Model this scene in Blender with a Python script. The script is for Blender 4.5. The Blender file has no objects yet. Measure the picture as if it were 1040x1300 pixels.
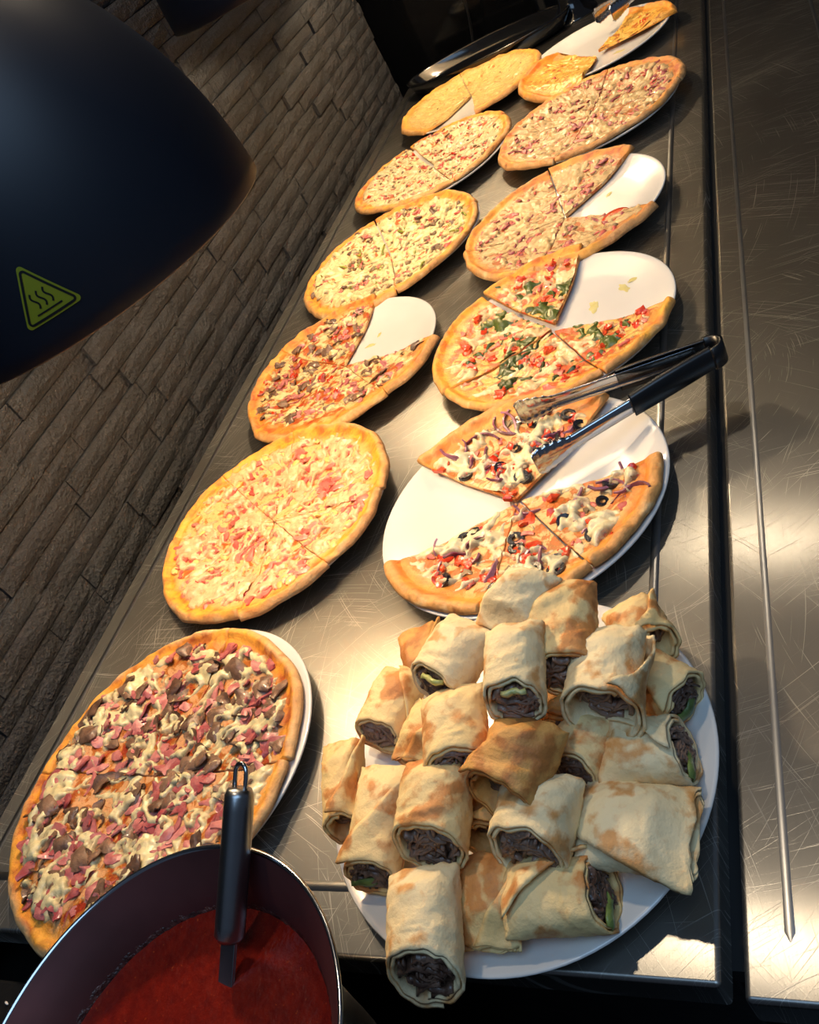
import bpy, bmesh, math, random
import numpy as np
from mathutils import Vector, Matrix, Euler

scene = bpy.context.scene
col = scene.collection
R_ = math.radians

# ------------------------------------------------------------------ camera
CAM_H = 0.58749
cam_d = bpy.data.cameras.new('camera')
cam = bpy.data.objects.new('camera', cam_d)
col.objects.link(cam)
RM = ((0.86197800, 0.17928304, 0.47418511),
      (0.21741903, 0.71424253, -0.66527181),
      (-0.45795513, 0.67654652, 0.57668180))
m4 = Matrix(RM).to_4x4()
m4.translation = Vector((0, 0, CAM_H))
cam.matrix_world = m4
cam_d.sensor_fit = 'VERTICAL'
cam_d.sensor_height = 24.0
cam_d.lens = 24.0 * 1101.93 / 1300.0
cam_d.clip_start = 0.01
cam_d.clip_end = 50
scene.camera = cam

# ------------------------------------------------------------------ world, ceiling light, exposure
w = bpy.data.worlds.new('world')
scene.world = w
w.use_nodes = True
w.node_tree.nodes['Background'].inputs[0].default_value = (0.45, 0.58, 0.85, 1)
w.node_tree.nodes['Background'].inputs[1].default_value = 0.10

def area_light(name, loc, target, size, energy, color):
    d = bpy.data.lights.new(name, 'AREA')
    d.energy = energy; d.color = color; d.shape = 'RECTANGLE'; d.size = size[0]; d.size_y = size[1]
    o = bpy.data.objects.new(name, d); col.objects.link(o)
    o.location = loc
    o.rotation_euler = (Vector(target) - Vector(loc)).to_track_quat('-Z', 'Y').to_euler()
    return o

# cool ceiling panel of the shop, above and in front of the counter
area_light('ceiling_panel_light', (0.25, -0.25, 2.25), (-0.4, 0.7, 0), (1.8, 1.2), 22, (0.42, 0.67, 1.0))
# unseen warm lights, added to lay bright highlight bands across the steel
for _x, _y, _e in ((-0.55, 1.02, 44), (-0.45, 2.60, 30)):
    _d = bpy.data.lights.new('added_band_light', 'POINT'); _d.energy = _e; _d.color = (1.0, 0.80, 0.56); _d.shadow_soft_size = .06
    _o = bpy.data.objects.new('added_band_light', _d); col.objects.link(_o); _o.location = (_x, _y, 2.2)

LAMP_W = 11.0                       # heat-lamp bulb power
LAMP_C = (1.0, 0.77, 0.49)
scene.view_settings.view_transform = 'Standard'
scene.view_settings.look = 'None'
scene.view_settings.gamma = 1.0
scene.view_settings.use_curve_mapping = False
scene.view_settings.exposure = 0.0

# ------------------------------------------------------------------ helpers
def lin(h):
    h = h.lstrip('#')
    out = []
    for i in (0, 2, 4):
        c = int(h[i:i+2], 16) / 255
        out.append(c / 12.92 if c <= 0.04045 else ((c + 0.055) / 1.055) ** 2.4)
    return (*out, 1.0)

def hash2(ix, iy, seed):
    n = (ix.astype(np.int64) * 374761393 + iy.astype(np.int64) * 668265263 + seed * 1442695041) & 0x7fffffff
    n = ((n ^ (n >> 13)) * 1274126177) & 0x7fffffff
    n = (n ^ (n >> 16)) & 0x7fffffff
    return n / 0x7fffffff * 2 * np.pi

def noise2(x, y, seed=0):
    x = np.asarray(x, float); y = np.asarray(y, float)
    ix = np.floor(x); iy = np.floor(y)
    fx = x - ix; fy = y - iy
    u = fx * fx * fx * (fx * (fx * 6 - 15) + 10); v = fy * fy * fy * (fy * (fy * 6 - 15) + 10)
    def g(dx, dy):
        a = hash2(ix + dx, iy + dy, seed)
        return np.cos(a) * (fx - dx) + np.sin(a) * (fy - dy)
    return ((g(0, 0) * (1 - u) + g(1, 0) * u) * (1 - v) + (g(0, 1) * (1 - u) + g(1, 1) * u) * v) * 1.5

def fbm(x, y, seed=0, octv=3):
    s = 0; a = 1; t = 0
    for k in range(octv):
        s = s + a * noise2(x * 2 ** k + 17.3 * k, y * 2 ** k - 9.1 * k, seed + k); t += a; a *= 0.5
    return s / t

def sstep(a, b, x):
    t = np.clip((x - a) / (b - a), 0, 1)
    return t * t * (3 - 2 * t)

def raw_mesh(name, verts, faces, mats=(), smooth=True, midx=None, attrs=None):
    me = bpy.data.meshes.new(name)
    me.from_pydata([tuple(v) for v in verts] if not isinstance(verts, np.ndarray) else verts.tolist(), [], faces)
    for m in mats: me.materials.append(m)
    if midx is not None: me.polygons.foreach_set('material_index', np.asarray(midx, np.int32))
    if smooth: me.polygons.foreach_set('use_smooth', np.ones(len(me.polygons), bool))
    if attrs:
        for k, a in attrs.items():
            at = me.attributes.new(k, 'FLOAT', 'POINT'); at.data.foreach_set('value', np.asarray(a, np.float32))
    me.update()
    return me

def link(name, me, parent=None, loc=None, rot=None, scale=None):
    o = bpy.data.objects.new(name, me); col.objects.link(o)
    if parent is not None: o.parent = parent
    if loc is not None: o.location = loc
    if rot is not None: o.rotation_euler = rot
    if scale is not None: o.scale = scale
    return o

def mk(name, verts, faces, mat, parent=None, smooth=True, loc=None, rot=None, attrs=None):
    return link(name, raw_mesh(name, verts, faces, [mat] if mat else [], smooth, attrs=attrs), parent, loc, rot)

def empty(name, loc=(0, 0, 0), rot=(0, 0, 0)):
    o = bpy.data.objects.new(name, None); col.objects.link(o)
    o.location = loc; o.rotation_euler = rot; o.empty_display_size = 0.03
    return o

def tag(o, label=None, cat=None, group=None, kind=None):
    if label: o['label'] = label
    if cat: o['category'] = cat
    if group: o['group'] = group
    if kind: o['kind'] = kind
    return o

def box(x0, x1, y0, y1, z0, z1):
    v = [(x0, y0, z0), (x1, y0, z0), (x1, y1, z0), (x0, y1, z0), (x0, y0, z1), (x1, y0, z1), (x1, y1, z1), (x0, y1, z1)]
    f = [(0, 3, 2, 1), (4, 5, 6, 7), (0, 1, 5, 4), (1, 2, 6, 5), (2, 3, 7, 6), (3, 0, 4, 7)]
    return v, f

def bevel_box(name, x0, x1, y0, y1, z0, z1, b, mat, parent=None, seg=3, uv=False):
    bm = bmesh.new()
    v, f = box(x0, x1, y0, y1, z0, z1)
    vs = [bm.verts.new(p) for p in v]
    for q in f: bm.faces.new([vs[i] for i in q])
    bmesh.ops.bevel(bm, geom=bm.edges[:] , offset=b, segments=seg, affect='EDGES', profile=0.5)
    if uv:
        ul = bm.loops.layers.uv.new('UVMap')
        for fc in bm.faces:
            for lp in fc.loops: lp[ul].uv = (lp.vert.co.x + lp.vert.co.z, lp.vert.co.y + lp.vert.co.z * .3)
    me = bpy.data.meshes.new(name); bm.to_mesh(me); bm.free()
    me.materials.append(mat)
    me.polygons.foreach_set('use_smooth', np.ones(len(me.polygons), bool))
    me.update()
    o = link(name, me, parent)
    mod = o.modifiers.new('weighted', 'WEIGHTED_NORMAL'); mod.keep_sharp = False
    return o

def lathe(profile, seg=64, closed=False):
    """profile list of (r, z); returns verts, faces. r==0 gives a pole"""
    v = []; f = []; rows = []
    for r, z in profile:
        if r < 1e-9:
            rows.append([len(v)]); v.append((0, 0, z))
        else:
            rows.append(list(range(len(v), len(v) + seg)))
            for k in range(seg):
                a = 2 * math.pi * k / seg
                v.append((r * math.cos(a), r * math.sin(a), z))
    pairs = list(zip(rows[:-1], rows[1:]))
    if closed: pairs.append((rows[-1], rows[0]))
    for a, b in pairs:
        for k in range(seg):
            k2 = (k + 1) % seg
            if len(a) == 1 and len(b) == 1: continue
            if len(a) == 1: f.append((a[0], b[k], b[k2]))
            elif len(b) == 1: f.append((a[k], b[0], a[k2]))
            else: f.append((a[k], b[k], b[k2], a[k2]))
    return v, f

def tube(pts, r, seg=8, cap=True):
    pts = [Vector(p) for p in pts]
    v = []; f = []
    up = Vector((0, 0, 1))
    n = len(pts)
    rr = r if isinstance(r, (list, tuple)) else [r] * n
    prev = None
    for i, p in enumerate(pts):
        t = (pts[min(i + 1, n - 1)] - pts[max(i - 1, 0)]).normalized()
        if prev is None:
            a = t.cross(up)
            if a.length < 1e-4: a = t.cross(Vector((1, 0, 0)))
            a.normalize()
        else:
            a = (prev - t * prev.dot(t)).normalized()
        prev = a
        b = t.cross(a)
        for k in range(seg):
            an = 2 * math.pi * k / seg
            v.append(p + (a * math.cos(an) + b * math.sin(an)) * rr[i])
    for i in range(n - 1):
        for k in range(seg):
            k2 = (k + 1) % seg
            f.append((i * seg + k, i * seg + k2, (i + 1) * seg + k2, (i + 1) * seg + k))
    if cap:
        f.append(tuple(range(seg - 1, -1, -1)))
        f.append(tuple((n - 1) * seg + k for k in range(seg)))
    return [tuple(p) for p in v], f

def grid_faces(nr, nc, off=0, flip=False):
    i = np.arange(nr - 1)[:, None]; j = np.arange(nc - 1)[None, :]
    a = i * nc + j
    q = np.stack([a, a + 1, a + nc + 1, a + nc], -1).reshape(-1, 4) + off
    if flip: q = q[:, ::-1]
    return q

# ------------------------------------------------------------------ materials
def nt_new(name):
    m = bpy.data.materials.new(name); m.use_nodes = True
    nt = m.node_tree
    return m, nt, nt.nodes['Principled BSDF']

class NB:
    def __init__(self, nt): self.nt = nt
    def n(self, t, **kw):
        nd = self.nt.nodes.new(t)
        for k, v in kw.items(): setattr(nd, k, v)
        return nd
    def l(self, a, b): self.nt.links.new(a, b)
    def noise(self, vec, scale, detail=3, rough=.55, dist=0):
        nd = self.n('ShaderNodeTexNoise'); nd.inputs['Scale'].default_value = scale
        nd.inputs['Detail'].default_value = detail; nd.inputs['Roughness'].default_value = rough; nd.inputs['Distortion'].default_value = dist
        if vec is not None: self.l(vec, nd.inputs['Vector'])
        return nd.outputs['Fac']
    def ramp(self, fac, stops):
        nd = self.n('ShaderNodeValToRGB'); cr = nd.color_ramp
        while len(cr.elements) < len(stops): cr.elements.new(0.5)
        for e, (p, c) in zip(cr.elements, stops):
            e.position = p; e.color = lin(c) if isinstance(c, str) else (c, c, c, 1)
        self.l(fac, nd.inputs[0]); return nd.outputs[0]
    def mix(self, fac, a, b, blend='MIX'):
        nd = self.n('ShaderNodeMix', data_type='RGBA', blend_type=blend)
        for i, val in ((0, fac), (6, a), (7, b)):
            if isinstance(val, str): nd.inputs[i].default_value = lin(val)
            elif isinstance(val, (int, float)): nd.inputs[i].default_value = val
            elif isinstance(val, tuple): nd.inputs[i].default_value = val
            else: self.l(val, nd.inputs[i])
        return nd.outputs[2]
    def math(self, op, a, b=None, clamp=False):
        nd = self.n('ShaderNodeMath', operation=op); nd.use_clamp = clamp
        for i, val in ((0, a), (1, b)):
            if val is None: continue
            if isinstance(val, (int, float)): nd.inputs[i].default_value = val
            else: self.l(val, nd.inputs[i])
        return nd.outputs[0]
    def obj_coord(self, rand=True):
        tc = self.n('ShaderNodeTexCoord')
        if not rand: return tc.outputs['Object']
        oi = self.n('ShaderNodeObjectInfo')
        mp = self.n('ShaderNodeVectorMath', operation='ADD')
        sc = self.math('MULTIPLY', oi.outputs['Random'], 7.0)
        cb = self.n('ShaderNodeCombineXYZ'); self.l(sc, cb.inputs[0]); self.l(sc, cb.inputs[1])
        self.l(tc.outputs['Object'], mp.inputs[0]); self.l(cb.outputs[0], mp.inputs[1])
        return mp.outputs[0]
    def bump(self, h, strength, dist, bsdf):
        b = self.n('ShaderNodeBump'); b.inputs['Strength'].default_value = strength; b.inputs['Distance'].default_value = dist
        self.l(h, b.inputs['Height']); self.l(b.outputs[0], bsdf.inputs['Normal'])

def simple(name, c, rough=.5, metal=0.0, coat=0.0, var=None, vscale=60, bump=0, bscale=200, spec=.5, emis=None):
    m, nt, p = nt_new(name); nb = NB(nt)
    p.inputs['Roughness'].default_value = rough; p.inputs['Metallic'].default_value = metal
    p.inputs['Coat Weight'].default_value = coat; p.inputs['Specular IOR Level'].default_value = spec
    p.inputs['Coat Roughness'].default_value = .12
    vec = nb.obj_coord()
    fac = nb.noise(vec, vscale, 3)
    nb.l(nb.ramp(fac, [(.3, c), (.7, var or c)]), p.inputs['Base Color'])
    if bump: nb.bump(nb.noise(vec, bscale, 3), bump, .002, p)
    if emis:
        p.inputs['Emission Color'].default_value = lin(emis[0]); p.inputs['Emission Strength'].default_value = emis[1]
    return m

def steel(name, tint='#8f8d88', tint2='#a5a39d', rough=.3, aniso=.6, scratch=1.0):
    m, nt, p = nt_new(name); nb = NB(nt)
    p.inputs['Metallic'].default_value = 1.0
    tc = nb.n('ShaderNodeTexCoord'); ob = tc.outputs['Object']
    mp = nb.n('ShaderNodeMapping'); nb.l(ob, mp.inputs['Vector'])
    mp.inputs['Scale'].default_value = (700, 9, 50)
    brush = nb.noise(mp.outputs[0], 1.0, 2)
    blot = nb.noise(ob, 6.0, 4, .6)
    c1 = nb.ramp(blot, [(.3, tint), (.7, tint2)])
    # swirled wiping scratches: fine rings around several centres, broken up by noise
    acc = None
    for k, (cx, cy, sc) in enumerate([(-.47, .50, 150), (-.02, .05, 120), (-.75, 1.25, 150), (-.22, .80, 135), (.25, .55, 120), (-.6, .1, 140)]):
        mq = nb.n('ShaderNodeMapping'); mq.inputs['Location'].default_value = (-cx, -cy, 0); nb.l(ob, mq.inputs['Vector'])
        ln = nb.n('ShaderNodeVectorMath', operation='LENGTH'); nb.l(mq.outputs[0], ln.inputs[0])
        sp = nb.n('ShaderNodeSeparateXYZ'); nb.l(mq.outputs[0], sp.inputs[0])
        an = nb.math('ARCTAN2', sp.outputs[1], sp.outputs[0])
        cb = nb.n('ShaderNodeCombineXYZ')
        nb.l(nb.math('MULTIPLY', ln.outputs['Value'], 8.0 * sc), cb.inputs[0]); nb.l(nb.math('MULTIPLY', an, 3.5), cb.inputs[1]); cb.inputs[2].default_value = k * 7.3
        line = nb.ramp(nb.noise(cb.outputs[0], 1.0, 1, .5), [(.66, 0.0), (.74, 1.0)])
        msk = nb.ramp(nb.noise(mq.outputs[0], 7 + k, 2, .5), [(.44, 0.0), (.58, 1.0)])
        one = nb.math('MULTIPLY', line, msk)
        acc = one if acc is None else nb.math('MAXIMUM', acc, one)
    nb.l(nb.mix(nb.math('MULTIPLY', acc, .38 * scratch), c1, '#f0eee6'), p.inputs['Base Color'])
    r = nb.math('ADD', nb.math('MULTIPLY', brush, .10), rough - .05)
    r = nb.math('ADD', r, nb.math('MULTIPLY', nb.math('SUBTRACT', blot, .5), .08))
    r = nb.math('ADD', r, nb.math('MULTIPLY', acc, .30 * scratch), clamp=True)
    nb.l(r, p.inputs['Roughness'])
    p.inputs['Anisotropic'].default_value = aniso
    tg = nb.n('ShaderNodeTangent', direction_type='UV_MAP'); tg.uv_map = 'UVMap'
    nb.l(tg.outputs[0], p.inputs['Tangent'])
    h = nb.math('ADD', nb.math('MULTIPLY', brush, .12), nb.math('MULTIPLY', acc, .18 * scratch))
    h = nb.math('ADD', h, nb.math('MULTIPLY', nb.noise(ob, 4, 1), 5.0))
    nb.bump(h, .2, .0005, p)
    p2 = nb.n('ShaderNodeBsdfPrincipled')
    for k in ('Base Color', 'Tangent', 'Normal'):
        nb.l(p.inputs[k].links[0].from_socket, p2.inputs[k])
    p2.inputs['Metallic'].default_value = 1.0; p2.inputs['Anisotropic'].default_value = .85
    nb.l(nb.math('MULTIPLY', r, .48), p2.inputs['Roughness'])
    mx = nb.n('ShaderNodeMixShader'); mx.inputs[0].default_value = .45
    nb.l(p.outputs[0], mx.inputs[1]); nb.l(p2.outputs[0], mx.inputs[2])
    nb.l(mx.outputs[0], nt.nodes['Material Output'].inputs['Surface'])
    return m

M = {}
M['steel'] = steel('brushed_steel', '#8c8a85', '#989690', rough=.46, aniso=.6)
M['steel_rail'] = steel('brushed_steel_rail', '#7e7d7a', '#888682', rough=.46, aniso=.6, scratch=.8)
M['dark_gap'] = simple('gap_shade_black', '#0b0b0c', .7)
M['chrome'] = simple('polished_steel', '#b9bbbf', .16, 1.0)
M['satin'] = simple('satin_steel', '#8c8e92', .3, 1.0, var='#9a9a9a', vscale=30)
M['pot_in'] = simple('pot_steel_reflecting_sauce', '#6e4444', .45, .65, var='#543636', vscale=12)  # red-brown reflection of the sauce put into the steel's colour
M['lamp_black'] = simple('lamp_black', '#060e1c', .48, 0, 0.0, spec=.5)
M['lamp_in'] = simple('lamp_inside', '#b8b2a6', .4, .6)
M['bulb'] = simple('bulb_glass', '#ff9a50', .3, emis=('#ffb070', 3.0))
M['ceramic'] = simple('white_ceramic', '#dcdad6', .18, 0, .4, var='#d8d5d0', vscale=10)
M['black_plastic'] = simple('black_plastic', '#0d0d0f', .35, 0, .2)
M['black_glass'] = simple('black_glass', '#08090b', .12, 0, .3)
M['black_matte'] = simple('black_matte', '#0a0b0d', .6)
M['black_rough'] = simple('black_worn_metal', '#141416', .5, .4, var='#1e1d1c', vscale=40, bump=.3, bscale=90)
M['sticker_yellow'] = simple('sticker_yellow', '#8e9216', .5)
M['sticker_black'] = simple('sticker_black', '#0a0a08', .5)
M['floor'] = simple('dark_floor', '#15181c', .5, 0, var='#1b1f24', vscale=6)

def stone_mat():
    m, nt, p = nt_new('dark_split_stone'); nb = NB(nt)
    vec = nb.n('ShaderNodeNewGeometry').outputs['Position']
    oi = nb.n('ShaderNodeObjectInfo')
    big = nb.noise(vec, 14, 4, .6); fine = nb.noise(vec, 160, 4, .65)
    c = nb.ramp(big, [(.25, '#1b1d21'), (.5, '#26282c'), (.8, '#383a3e')])
    c = nb.mix(nb.math('MULTIPLY', oi.outputs['Random'], .45), c, '#2c2a2e')
    spk = nb.ramp(nb.noise(vec, 420, 1), [(.70, 0.0), (.76, 1.0)])
    c = nb.mix(nb.math('MULTIPLY', spk, .5), c, '#8a8074')
    c = nb.mix(nb.ramp(fine, [(.3, .55), (.6, 0.0)]), c, '#191817')
    nb.l(c, p.inputs['Base Color'])
    p.inputs['Roughness'].default_value = .62
    h = nb.math('ADD', nb.math('MULTIPLY', big, 1.5), fine)
    nb.bump(h, .9, .008, p)
    return m
M['stone'] = stone_mat()
M['mortar'] = simple('dark_mortar', '#1a1816', .9)

def pizza_base_mat(name, sauce, cheese, ring, crust, amount=.5, scale=55, sh=.02, brown='#b06a26', crustdark='#8a4f1e'):
    m, nt, p = nt_new(name); nb = NB(nt)
    at = nb.n('ShaderNodeAttribute', attribute_name='rad'); rad = at.outputs['Fac']
    vec = nb.obj_coord()
    n1 = nb.noise(vec, scale, 4, .6, .6); n2 = nb.noise(vec, scale * 3.2, 3, .6); n3 = nb.noise(vec, 22, 3)
    lo = .62 - amount * .3
    inner = nb.ramp(n1, [(lo - .1, sauce), (lo, brown), (lo + .06, cheese)])
    inner = nb.mix(nb.ramp(n2, [(.55, 0.0), (.72, .55)]), inner, brown)
    inner = nb.mix(nb.ramp(n2, [(.25, .5), (.42, 0.0)]), inner, sauce)
    radn = nb.math('ADD', rad, nb.math('MULTIPLY', nb.math('SUBTRACT', n3, .5), .16))
    ringc = nb.mix(nb.ramp(n1, [(.42, 0.0), (.62, .8)]), ring, sauce)
    ringc = nb.mix(nb.ramp(n3, [(.35, .7), (.55, 0.0)]), ringc, '#f0b24a')
    c = nb.mix(nb.ramp(radn, [(.80 + sh, 0.0), (.88 + sh, 1.0)]), inner, ringc)
    n4 = nb.noise(vec, 38, 3, .6)
    cr = nb.ramp(n4, [(.30, '#e8c48c'), (.45, crust), (.60, crust), (.74, crustdark)])
    cr = nb.mix(nb.ramp(n2, [(.45, .0), (.8, .4)]), cr, crustdark)
    c = nb.mix(nb.ramp(radn, [(.925 + sh, 0.0), (.965 + sh, 1.0)]), c, cr)
    nb.l(c, p.inputs['Base Color'])
    nb.l(nb.ramp(radn, [(.84, .38), (.95, .62)]), p.inputs['Roughness'])
    h = nb.math('ADD', nb.math('MULTIPLY', n1, 1.0), nb.math('MULTIPLY', n2, .6))
    nb.bump(h, .55, .003, p)
    return m

def cheese_mat(name, c1, c2, brown, amt=.3):
    m, nt, p = nt_new(name); nb = NB(nt)
    vec = nb.obj_coord()
    n1 = nb.noise(vec, 70, 4, .6); n2 = nb.noise(vec, 190, 3, .6)
    c = nb.ramp(n1, [(.35, c1), (.65, c2)])
    at = nb.n('ShaderNodeAttribute', attribute_name='thk')
    nb.l(nb.ramp(nb.math('ADD', at.outputs['Fac'], nb.math('MULTIPLY', nb.math('SUBTRACT', n2, .5), .35)), [(.10, 0.0), (.62, .97)]), p.inputs['Alpha'])
    c = nb.mix(nb.ramp(n2, [(.60 - amt * .15, 0.0), (.78, .75)]), c, brown)
    nb.l(c, p.inputs['Base Color'])
    p.inputs['Roughness'].default_value = .3; p.inputs['Coat Weight'].default_value = .15
    p.inputs['Subsurface Weight'].default_value = 0.0
    nb.bump(nb.math('ADD', n1, nb.math('MULTIPLY', n2, .5)), .4, .003, p)
    return m

def food(name, c, var, rough=.38, coat=.2, bump=.4, bscale=260, vscale=110):
    m, nt, p = nt_new(name); nb = NB(nt)
    vec = nb.obj_coord(); oi = nb.n('ShaderNodeObjectInfo')
    f = nb.math('ADD', nb.math('MULTIPLY', nb.noise(vec, vscale, 3), .7), nb.math('MULTIPLY', oi.outputs['Random'], .3))
    nb.l(nb.ramp(f, [(.3, c), (.7, var)]), p.inputs['Base Color'])
    p.inputs['Roughness'].default_value = rough; p.inputs['Coat Weight'].default_value = coat
    nb.bump(nb.noise(vec, bscale, 2), bump, .002, p)
    return m
M['ham'] = food('ham', '#9c4246', '#cc847e')
M['ham_warm'] = food('ham_warm', '#c44a42', '#de8878')
M['kebab'] = food('kebab_meat', '#4e3426', '#8a6a54', .42)
M['pine'] = food('pineapple', '#e8b45a', '#f2cf86')
M['tomato'] = food('tomato', '#c42a14', '#e0552a', .25, .4)
M['olive'] = food('olive', '#14141a', '#2a2830', .25, .4)
M['onion'] = food('red_onion', '#5a1838', '#b0788c', .3, .3)
M['pepper'] = food('green_pepper', '#7c8a2a', '#b4b052', .3, .3)
M['pesto'] = food('pesto', '#2c3a12', '#566424', .4, .3)
M['mushroom'] = food('mushroom', '#6c5238', '#a08660', .45)
M['lettuce'] = food('lettuce', '#46582a', '#7d9048', .4)
M['cucumber'] = food('cucumber', '#b4b868', '#d6d49a', .3, .3)

def tortilla_mat(name, base, base2, toast, dark, amt):
    m, nt, p = nt_new(name); nb = NB(nt)
    vec = nb.obj_coord()
    n1 = nb.noise(vec, 34, 2, .5, .4); n2 = nb.noise(vec, 130, 4, .6); n3 = nb.noise(vec, 12, 2)
    c = nb.ramp(n3, [(.3, base), (.7, base2)])
    k = nb.math('ADD', n1, nb.math('MULTIPLY', nb.math('SUBTRACT', n2, .5), .22))
    c = nb.mix(nb.ramp(k, [(.60 - amt, 0.0), (.70 - amt, .8)]), c, toast)
    c = nb.mix(nb.ramp(k, [(.74 - amt, 0.0), (.84 - amt * .6, .8)]), c, dark)
    c = nb.mix(nb.ramp(n2, [(.56, 0.0), (.75, .28)]), c, toast)
    nb.l(c, p.inputs['Base Color'])
    p.inputs['Roughness'].default_value = .62
    nb.bump(nb.math('ADD', n2, nb.math('MULTIPLY', n1, 2.0)), .45, .003, p)
    return m
M['tortilla'] = tortilla_mat('tortilla_pale', '#f3e0b4', '#ecd09a', '#cc8636', '#8e4a1a', .05)
M['tortilla_mid'] = tortilla_mat('tortilla_mid', '#f0d49a', '#e8c480', '#c8762c', '#864416', .10)
M['tortilla_toast'] = tortilla_mat('tortilla_toasted', '#d9a55c', '#cf9248', '#a9642a', '#6e3a18', .12)
M['filling'] = food('rolled_kebab_filling', '#4a3226', '#9a7a66', .42, .2)

def sauce_mat():
    m, nt, p = nt_new('tomato_sauce'); nb = NB(nt)
    vec = nb.obj_coord(False)
    n = nb.noise(vec, 120, 3)
    c = nb.ramp(n, [(.35, '#5e0c05'), (.7, '#741507')])
    c = nb.mix(nb.ramp(nb.noise(vec, 300, 2), [(.68, 0.0), (.76, .5)]), c, '#c2521e')
    nb.l(c, p.inputs['Base Color'])
    p.inputs['Roughness'].default_value = .28
    nb.bump(nb.noise(vec, 180, 3), .35, .002, p)
    return m
M['sauce'] = sauce_mat()
M['sauce_dry'] = food('dried_sauce', '#2c1210', '#6e4038', .4, .3, .8, 400)

# ------------------------------------------------------------------ setting
COUNTER_X0, COUNTER_X1 = -0.928, -0.139
FRONT_Y, FAR_Y = 0.186, 2.42

v, f = box(-3.0, 4.0, -2.5, 5.5, -0.92, -0.90)
tag(mk('floor', v, f, M['floor'], smooth=False), kind='structure')

def brick_wall():
    v, f = box(-1.10, -0.978, -0.6, 2.44, -0.90, 1.35)
    wall = tag(mk('wall_left', v, f, M['mortar'], smooth=False), kind='structure')
    rnd = random.Random(5)
    temps = []
    for t in range(8):
        vs = []; nC, nR = 6, 4
        for j in range(nR):
            for i in range(nC):
                y = i / (nC - 1); z = j / (nR - 1)
                edge = min(i, nC - 1 - i, j, nR - 1 - j) == 0
                x = -0.0028 if edge else rnd.uniform(-.0008, .0014)
                vs.append((x, y + (rnd.uniform(-.006, .006) if edge and 0 < i < nC-1 else 0), z))
        fs = grid_faces(nR, nC).tolist()
        ring = [i for i in range(nC)] + [j * nC + nC - 1 for j in range(1, nR)] + [(nR - 1) * nC + i for i in range(nC - 2, -1, -1)] + [j * nC for j in range(nR - 2, 0, -1)]
        # corners only at the back
        b = len(vs)
        for c in (0, nC - 1, nR * nC - 1, (nR - 1) * nC):
            vs.append((-0.026, vs[c][1], vs[c][2]))
        bottom = [i for i in range(nC)]; right = [j * nC + nC - 1 for j in range(nR)]
        top = [(nR - 1) * nC + i for i in range(nC - 1, -1, -1)]; left = [j * nC for j in range(nR - 1, -1, -1)]
        fs.append(tuple([b] + [b + 1] + bottom[::-1]))
        fs.append(tuple([b + 1] + [b + 2] + right[::-1]))
        fs.append(tuple([b + 2] + [b + 3] + top[::-1]))
        fs.append(tuple([b + 3] + [b] + left[::-1]))
        temps.append(raw_mesh('brick', vs, fs, [M['stone']], smooth=False))
    pitch = 0.0312
    rest_v = []; rest_f = []
    for c in range(-3, 36):
        z = c * pitch - 0.007
        y = -0.5 + rnd.uniform(-.12, 0)
        while y < 2.43:
            L = rnd.choice([.09, .12, .15, .18, .22, .14])
            y1 = min(y + L, 2.435)
            if y1 - y > .02:
                dx = rnd.uniform(-.004, .004)
                me = rnd.choice(temps)
                seen = z < .60 and y1 > max(.25, 0.30 + (z - .0) * .9) and z > -.03 and not (z > .27 + .18 * max(0, y - .75) and y < 1.2)
                if seen:
                    link('brick', me, wall, (-0.955 + dx, y + .0006, z + .0006), None, (1, y1 - y - .0012, pitch - .0014))
                else:
                    o = len(rest_v)
                    for p in me.vertices:
                        rest_v.append((-0.955 + dx + p.co.x, y + .0006 + p.co.y * (y1 - y - .0012), z + .0006 + p.co.z * (pitch - .0014)))
                    for p in me.polygons: rest_f.append(tuple(o + i for i in p.vertices))
            y = y1
    ro = mk('brick_field', rest_v, rest_f, M['stone'], wall, smooth=False)
    ro['kind'] = 'stuff'
    return wall
brick_wall()

# dark back of the shop beyond the counter's far end
v, f = box(-3.0, 4.0, 3.6, 3.7, -0.9, 2.6)
tag(mk('wall_back', v, f, M['black_matte'], smooth=False), kind='structure')

def steel_counter():
    root = tag(empty('steel_counter', (0, 0, 0)), 'long brushed stainless steel counter carrying the plates along the stone wall', 'counter')
    bevel_box('worktop', COUNTER_X0, COUNTER_X1, FRONT_Y, FAR_Y, -0.035, 0.0, .004, M['steel'], root, 3, True)
    bevel_box('cabinet_body', COUNTER_X0 + .02, COUNTER_X1 - .02, FRONT_Y + .05, FAR_Y - .02, -0.90, -0.036, .004, M['black_rough'], root, 1)
    # embossed bead that runs round the top just inside its edges
    x0, x1, y0, y1, r = -0.899, -0.190, 0.240, 2.36, .03
    path = []
    for cx, cy, a0 in ((x1 - r, y0 + r, -90), (x1 - r, y1 - r, 0), (x0 + r, y1 - r, 90), (x0 + r, y0 + r, 180)):
        for k in range(7):
            a = R_(a0 + k * 15); path.append((cx + r * math.cos(a), cy + r * math.sin(a)))
    n = len(path); prof = [(-.005, -.0003), (-.003, .0006), (-.001, .0011), (.001, .0011), (.003, .0006), (.005, -.0003)]
    v = []; f = []
    for i in range(n):
        p0 = Vector(path[i - 1]); p1 = Vector(path[(i + 1) % n]); t = (p1 - p0).normalized(); nn = Vector((t.y, -t.x))
        for a, z in prof: v.append((path[i][0] + nn.x * a, path[i][1] + nn.y * a, z))
    k = len(prof)
    for i in range(n):
        j = (i + 1) % n
        for q in range(k - 1): f.append((i * k + q, j * k + q, j * k + q + 1, i * k + q + 1))
    mk('raised_bead', v, f, M['satin'], root)
    return root
steel_counter()

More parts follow.
